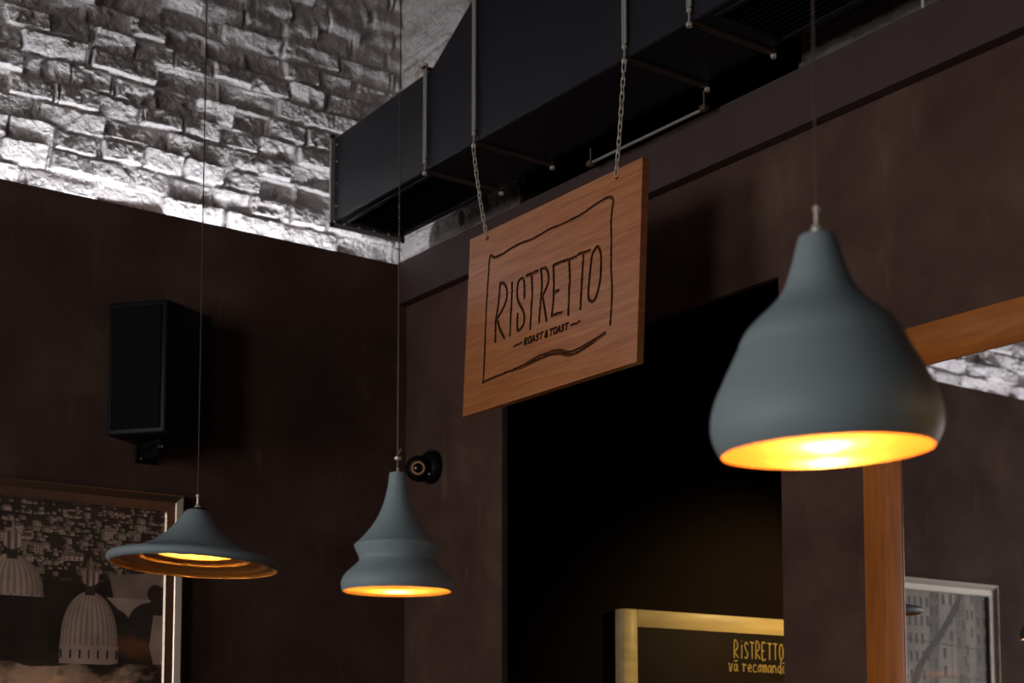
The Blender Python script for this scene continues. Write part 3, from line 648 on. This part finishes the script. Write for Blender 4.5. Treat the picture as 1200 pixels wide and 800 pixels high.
# ------------------------------------------------------------------ framed pictures on the left wall
def art_city(U, V):
    """U metres left of the right edge (0..), V metres below the top edge"""
    x = U; y = V
    dark = .012+.03*fbm(x*9, y*9, 5, 4)
    lum = dark.copy()
    # crowded roofs and house fronts, smaller towards the top
    wx = x+.010*(fbm(x*24, y*24, 101, 2)-.5); wy = y+.012*(fbm(x*16+5, y*16, 102, 2)-.5)+.12*(x-.4)*.12
    for layer, (cw, chh, s) in enumerate(((.019, .014, 1), (.031, .021, 2), (.047, .032, 3), (.075, .045, 4))):
        row = np.floor(wy/chh); off = hash2(row, row*0, 40+s)*cw*3
        cx = np.floor((wx+off)/cw); fx = (wx+off)/cw-cx; fy = wy/chh-row
        h = hash2(cx, row, 50+s); h2 = hash2(cx, row, 60+s); h3 = hash2(cx, row, 70+s); h4 = hash2(cx, row, 80+s)
        wdt = .45+.5*h3; hgt = .35+.6*h4; lx = (fx-(1-wdt)*h2)/wdt; ly = (fy-(1-hgt))/hgt
        roofh = .22+.2*h2
        inn = (lx > 0) & (lx < 1) & (ly > 0) & (ly < 1)
        roof = inn & (ly < roofh) & (np.abs(lx-.5) < .35+.5*ly/roofh)
        wall = inn & (ly >= roofh)
        side = wall & (lx > .68)
        band = (y > (.0, .02, .05, .09)[layer]) & (y < (.20, .27, .26, .225)[layer]+.03*fbm(x*9, y*0, 3, 2))
        on = h > (.42, .50, .62, .80)[layer]
        val = .12+.42*h2*h3+.06
        win = wall & (np.mod(lx*4.3, 1) > .62) & (np.mod(ly*3.4, 1) > .45)
        v2 = np.where(side, val*.45, val); v2 = np.where(win, .03, v2)
        lum = np.where(on & band & wall, v2, lum); lum = np.where(on & band & roof, .05+.13*h4, lum)
        lum = np.where(on & band & (~inn) & (layer > 1) & (ly < 1.2) & (ly > .8), .012, lum)
    lum *= .75+.5*fbm(x*30, y*30, 8, 3)
    # dark basin below the houses
    t = np.clip((y-.235-.03*(fbm(x*8, x*0, 9, 2)-.5))/.02, 0, 1)
    lum = lum*(1-t)+t*(.010+.02*fbm(x*12, y*12, 12, 3))
    def dome(cx, base, r, hgt, rib=15, body=.06, br=.36):
        nonlocal lum
        yy = (base-y)/hgt; xx = (x-cx)/r
        prof = np.sqrt(np.clip(1-np.clip(yy, 0, 1)**2.3, 0, 1))
        ins = (yy > 0) & (yy < 1) & (np.abs(xx) < prof)
        s = np.clip(xx/np.maximum(prof, .01), -1, 1); ang = np.arcsin(s)
        ribs = .80+.20*np.cos(ang*rib*2)
        sh = (.62+.38*np.cos(ang-.55))*ribs*(.85+.3*fbm(x*60, y*60, 31, 2))
        lum = np.where(ins, br*sh, lum)
        dr = (yy <= 0) & (y < base+body) & (np.abs(xx) < 1.03)
        lum = np.where(dr, br*.9*(.6+.4*np.cos(np.arcsin(np.clip(xx/1.05, -1, 1))-.5)), lum)
        w = dr & (np.mod((xx+1)*3.1, 1) < .20) & (y > base+body*.25) & (y < base+body*.70)
        lum = np.where(w, .02, lum)
        # lantern and onion on the crown
        top = base-hgt
        ln = (np.abs(x-cx) < r*.17) & (y < top+.012) & (y > top-.022); lum = np.where(ln, .035, lum)
        oc = top-.022-r*.24; rr = r*.31
        d = np.hypot((x-cx)/rr, (y-oc)/(rr*.95))
        lum = np.where((d < 1), br*1.05*(.6+.4*np.cos((x-cx)/rr*9))*(.75+.25*(x < cx)), lum)
        sp = (np.abs(x-cx) < .0025+.008*np.clip(1-(oc-y-rr)/.03, 0, 1)*0) & (y < oc) & (y > oc-rr-.035); lum = np.where(sp, br*.6, lum)
    # long tiled roof at the right and dark round roofs in front of it
    rf_ = (y > .20+.10*(x-.0)) & (y < .29+.02*x) & (x < .19-.25*(y-.20)); lum = np.where(rf_, .20*(.85+.15*np.cos((x+y*.2)*900))*(.8+.4*fbm(x*20, y*30, 77, 2)), lum)
    gb = (y > .29) & (y < .36-.9*np.abs(x-.115)) & (x < .19); lum = np.where(gb, .24, lum)
    for cx_, cy_, r_ in ((.045, .375, .075), (.17, .39, .065), (.025, .27, .03)):
        lum = np.where(np.hypot(x-cx_, (y-cy_)) < r_, .014+.02*fbm(x*40, y*90, 6, 2), lum)
    sl = (x < .05-.25*(y-.42)) & (y > .34) & (y < .50); lum = np.where(sl & (x < .035+.12*(y-.36)), .22, lum)
    dome(.245, .445, .093, .17); dome(.495, .296, .10, .12, body=.006)
    dome(.80, .47, .09, .16)
    low = y > .507+.02*(vnoise(x*14, x*0, 8)-.5)
    rr_ = fbm(x*7+y*5, y*16-x*6, 91, 4); lum = np.where(low, np.clip((rr_-.42)*1.3, .015, .22)*(.7+.6*fbm(x*60, y*60, 14, 2)), lum)
    lum = np.clip(lum*2.5*(.7+.6*fbm(x*14, y*14, 63, 3)), .006, .8)
    return np.stack([lum*1.12, lum*.80, lum*.64], -1)
def art_street(U, V):
    x = U; y = V
    lum = .20+.22*fbm(x*7, y*5, 15, 5)
    # tall house fronts leaning together, darker to the left of the lane
    for k, (x0_, x1_, dr, br) in enumerate(((.00, .10, .02, .55), (.10, .17, -.01, 1.1), (.17, .25, .05, .7), (.25, .36, .02, 1.25), (.36, .43, -.04, .5), (.43, .60, .03, 1.0), (.60, .90, 0, 1.2))):
        xx = x+dr*y; m = (xx > x0_) & (xx < x1_)
        lum = np.where(m, lum*br, lum)
        fx = (xx-x0_)/(x1_-x0_); n = max(1, round((x1_-x0_)/.045))
        row = np.floor(y/.085+k*.37); fy = y/.085+k*.37-row
        w_ = m & (np.mod(fx*n, 1) > .3) & (np.mod(fx*n, 1) < .72) & (fy > .2) & (fy < .8) & (hash2(np.floor(fx*n), row, 5+k) > .3)
        lum = np.where(w_, .045+.05*fbm(x*80, y*80, 9, 2), lum)
        fr_ = m & (np.mod(fx*n, 1) > .24) & (np.mod(fx*n, 1) < .78) & (fy > .14) & (fy < .2); lum = np.where(fr_, lum*1.5, lum)
    # dark awning edge running down across the lane, wires and hanging washing
    d1 = np.abs((x-.30)-(.80*(y-.12))+.02*np.sin(y*14)); lum = np.where(d1 < .010+.03*vnoise(x*12, y*12, 6), .05, lum)
    lum = np.where((np.abs(y-.255+.06*(x-.2)) < .0025) | (np.abs(y-.40-.10*(x-.35)**2) < .002) | (np.abs(x-.275) < .002), .06, lum)
    lum *= .7+.6*fbm(x*26, y*5, 33, 4)
    lum = np.where(x < .018, .012, lum)
    lum = np.clip(lum*1.75*(.8+.4*fbm(x*70, y*70, 71, 2)), .006, .8)
    return np.stack([lum, lum*.86, lum*.74], -1)
def picture(x0, x1, z0, z1, art, flip, label, step=.0016, ft='silver'):
    p = empty('framed_picture', ((x0+x1)/2, -.001, z0)); tag(p, label, 'picture', 'framed prints on the left wall')
    # moulding profile: distance in from the outer edge, depth off the wall
    prof = [(0, .001), (0, .034), (.002, .037), (.005, .037), (.023, .026), (.026, .0235), (.050, .0225), (.052, .024), (.055, .024), (.059, .016), (.059, .001)]
    bm = bmesh.new(); rings = []
    for d, t in prof:
        rings.append([bm.verts.new((a, -t, b)) for a, b in ((x0+d, z0+d), (x1-d, z0+d), (x1-d, z1-d), (x0+d, z1-d))])
    for Aa, Bb in zip(rings, rings[1:]):
        for k in range(4): bm.faces.new((Aa[k], Aa[(k+1) % 4], Bb[(k+1) % 4], Bb[k]))
    wl(obj('picture_frame', bm, M[ft]), p)
    e_ = .058
    us = np.arange(x0+e_, x1-e_+step, step); vs = np.arange(z0+e_, z1-e_+step, step)
    g = grid_mesh('print', us, vs, lambda U, V: np.stack([U, np.full(U.shape, -.012), V], -1), M['print'], cols=lambda U, V: art((us[-1]-U) if not flip else (U-us[0]), vs[-1]-V))
    wl(g, p)
    bm = bmesh.new(); box(bm, (x0+.01, -.011, z0+.01), (x1-.01, -.001, z1-.01)); wl(obj('backing_board', bm, M['black']), p)
    return p
picture(-1.95, -.873, 1.42, 2.289, art_city, False, 'silver framed dark photograph of domes above a hillside town on the left wall')
picture(-3.435, -2.45, 1.42, 2.262, art_street, True, 'silver framed grey street photograph seen in the mirror', .003, 'silver_in')

# ------------------------------------------------------------------ mirror on the right wall
mi = empty('wall_mirror', (-.001, -2.95, 1.1)); tag(mi, 'large mirror in a flat orange brown wooden frame at the right edge', 'mirror')
ym0, ym1, zm0, zm1, fw_ = -2.180, -3.75, 1.05, 2.468, .102
bm = bmesh.new(); box(bm, (-.030, ym0-fw_-.016, zm0), (-.001, ym0, zm1), .0025); wl(obj('side_rail', bm, M['frame_wood'], smooth=40), mi)
bm = bmesh.new(); box(bm, (-.030, ym1, zm0), (-.001, ym1+fw_, zm1), .0025); wl(obj('side_rail', bm, M['frame_wood'], smooth=40), mi)
bm = bmesh.new(); box(bm, (-.030, ym1+fw_+.0005, zm1-fw_), (-.001, ym0-fw_-.0185, zm1), .0025); wl(obj('top_rail', bm, M['frame_wood_h'], smooth=40), mi)
bm = bmesh.new(); box(bm, (-.030, ym1+fw_+.0005, zm0), (-.001, ym0-fw_-.0185, zm0+fw_), .0025); wl(obj('bottom_rail', bm, M['frame_wood_h'], smooth=40), mi)
bm = bmesh.new(); box(bm, (-.0255, ym1+.05, zm0+.05), (-.0015, ym0-.05, zm1-.05)); wl(obj('mirror_glass', bm, M['mirror']), mi)

# ------------------------------------------------------------------ chalkboard in the passage
cb = empty('chalkboard', (1.1, -.551, 1.0)); tag(cb, 'chalkboard in a pale wooden frame inside the dark opening, headed RiSTRETTO', 'chalkboard')
cx0, cx1, cz0, cz1, cw = .527, 1.75, .95, 1.952, .062
for nm, lo_, hi_, mt in (('frame_side', (cx0, -.6, cz0), (cx0+cw, -.551, cz1), 'pale_wood'), ('frame_side', (cx1-cw, -.6, cz0), (cx1, -.551, cz1), 'pale_wood'),
                       ('frame_top', (cx0+cw+.0004, -.6, cz1-cw), (cx1-cw-.0004, -.551, cz1), 'pale_wood'), ('frame_bottom', (cx0+cw+.0004, -.6, cz0), (cx1-cw-.0004, -.551, cz0+cw), 'pale_wood')):
    bm = bmesh.new(); box(bm, lo_, hi_, .002); wl(obj(nm, bm, M[mt], smooth=40), cb)
bm = bmesh.new(); box(bm, (cx0+.03, -.594, cz0+.03), (cx1-.03, -.553, cz1-.03)); slate = wl(obj('slate', bm, M['slate']), cb)
G = {'R': [[(0, 0), (.05, 1), (.6, .95), (.75, .72), (.5, .5), (0, .42), (.9, .02)]], 'i': [[(.3, 0), (.35, .78)], [(.33, .98), (.35, 1.02)]], 'S': [[(.85, .82), (.5, .95), (.15, .75), (.45, .5), (.8, .25), (.5, .02), (.1, .1)]],
     'T': [[(.45, 0), (.45, .95)], [(0, .97), (.95, .93)]], 'E': [[(.85, .95), (.1, .95), (.12, 0), (.85, .02)], [(.12, .5), (.6, .5)]], 'O': [[(.5, .97), (.15, .75), (.1, .3), (.45, 0), (.85, .25), (.85, .75), (.5, .97)]],
     'v': [[(0, .9), (.2, .85), (.35, .1), (.55, .05), (.8, .8), (1, .85)]], 'a': [[(.85, .8), (.4, .85), (.1, .4), (.35, .05), (.7, .3), (.85, .8), (.8, .2), (1.05, .05)]], '~': [[(.1, 1.25), (.9, 1.28)]],
     'r': [[(0, .85), (.2, .9), (.25, 0)], [(.25, .6), (.5, .9), (.8, .75)]], 'e': [[(.1, .45), (.8, .5), (.6, .9), (.15, .6), (.3, .1), (.9, .1)]], 'c': [[(.85, .8), (.4, .9), (.1, .4), (.4, .05), (1, .1)]],
     'o': [[(.5, .9), (.1, .5), (.4, .05), (.8, .4), (.5, .9), (1, .8)]], 'm': [[(0, .85), (.1, 0)], [(.1, .6), (.3, .9), (.45, .6), (.45, 0)], [(.45, .6), (.7, .9), (.9, .6), (.9, 0)]], 'n': [[(0, .85), (.1, 0)], [(.1, .6), (.4, .9), (.75, .6), (.8, 0)]],
     'd': [[(.8, .75), (.4, .85), (.1, .4), (.4, .05), (.8, .3)], [(.85, 1.5), (.8, .05), (1, 0)]]}
def chalk_text(txt, x, z, w, h, gap, nm):
    bm = bmesh.new()
    for ch in txt:
        if ch == ' ': x += w*.9; continue
        if ch == '~':
            x -= w+gap
        for st in G[ch]:
            pts = [(x+gx*w, -.5945, z+gy*h) for gx, gy in (smooth_prof(st, 4) if len(st) > 2 else st)]
            tube(bm, pts, .0023, 6)
        x += (w if ch != 'i' else w*.55)+gap
    obj(nm, bm, M['chalk'], slate)
chalk_text('RiSTRETTO', 1.060, 1.797, .0235, .064, .0070, 'chalk_heading')
chalk_text('va~ recomanda~m', 1.030, 1.748, .022, .031, .004, 'chalk_writing')

# ------------------------------------------------------------------ light
w = bpy.data.worlds.new('sky'); bpy.context.scene.world = w; w.use_nodes = True
bg = w.node_tree.nodes['Background']; bg.inputs['Color'].default_value = (1.0, .95, .925, 1); bg.inputs['Strength'].default_value = 7.2
for a, b in WINS:
    pl_ = bpy.data.lights.new('window_portal', 'AREA'); pl_.shape = 'RECTANGLE'; pl_.size = WZ1-WZ0; pl_.size_y = b-a; pl_.cycles.is_portal = True
    po = bpy.data.objects.new('window_portal', pl_); COL.objects.link(po); po.location = (XW-.02, (a+b)/2, (WZ0+WZ1)/2); po.rotation_euler = (0, -PI/2, 0)
# warm lamp in the passage beside the chalkboard
pd = bpy.data.lights.new('passage_lamp_light', 'SPOT'); pd.energy = 55; pd.color = (1, .70, .27); pd.shadow_soft_size = .06; pd.spot_size = math.radians(75); pd.spot_blend = .8
pp = bpy.data.objects.new('passage_lamp_light', pd); COL.objects.link(pp); pp.location = (1.65, -1.55, 2.35)
pp.rotation_euler = (Vector((1.25, -.6, 1.75))-pp.location).to_track_quat('-Z', 'Y').to_euler()

# ------------------------------------------------------------------ camera
cd = bpy.data.cameras.new('Camera'); cam = bpy.data.objects.new('Camera', cd); COL.objects.link(cam)
f, yaw, pit, cy = 1807., .6255, .087, 723.8
cd.sensor_width = 36; cd.lens = 36*f/1200; cd.shift_y = (cy-400)/1200; cd.clip_start = .05
fwd = Vector((math.sin(yaw)*math.cos(pit), math.cos(yaw)*math.cos(pit), math.sin(pit)))
cam.location = (-2.933, -4.722, 1.45); cam.rotation_euler = fwd.to_track_quat('-Z', 'Y').to_euler()
cd.dof.use_dof = True; cd.dof.focus_distance = 4.25; cd.dof.aperture_fstop = 3.6
sc = bpy.context.scene; sc.camera = cam
sc.view_settings.view_transform = 'Standard'; sc.view_settings.look = 'None'; sc.view_settings.gamma = 1; sc.view_settings.exposure = 0; sc.view_settings.use_curve_mapping = False
sc.cycles.max_bounces = 8; sc.cycles.diffuse_bounces = 4; sc.cycles.glossy_bounces = 6
sc.cycles.sample_clamp_indirect = 4
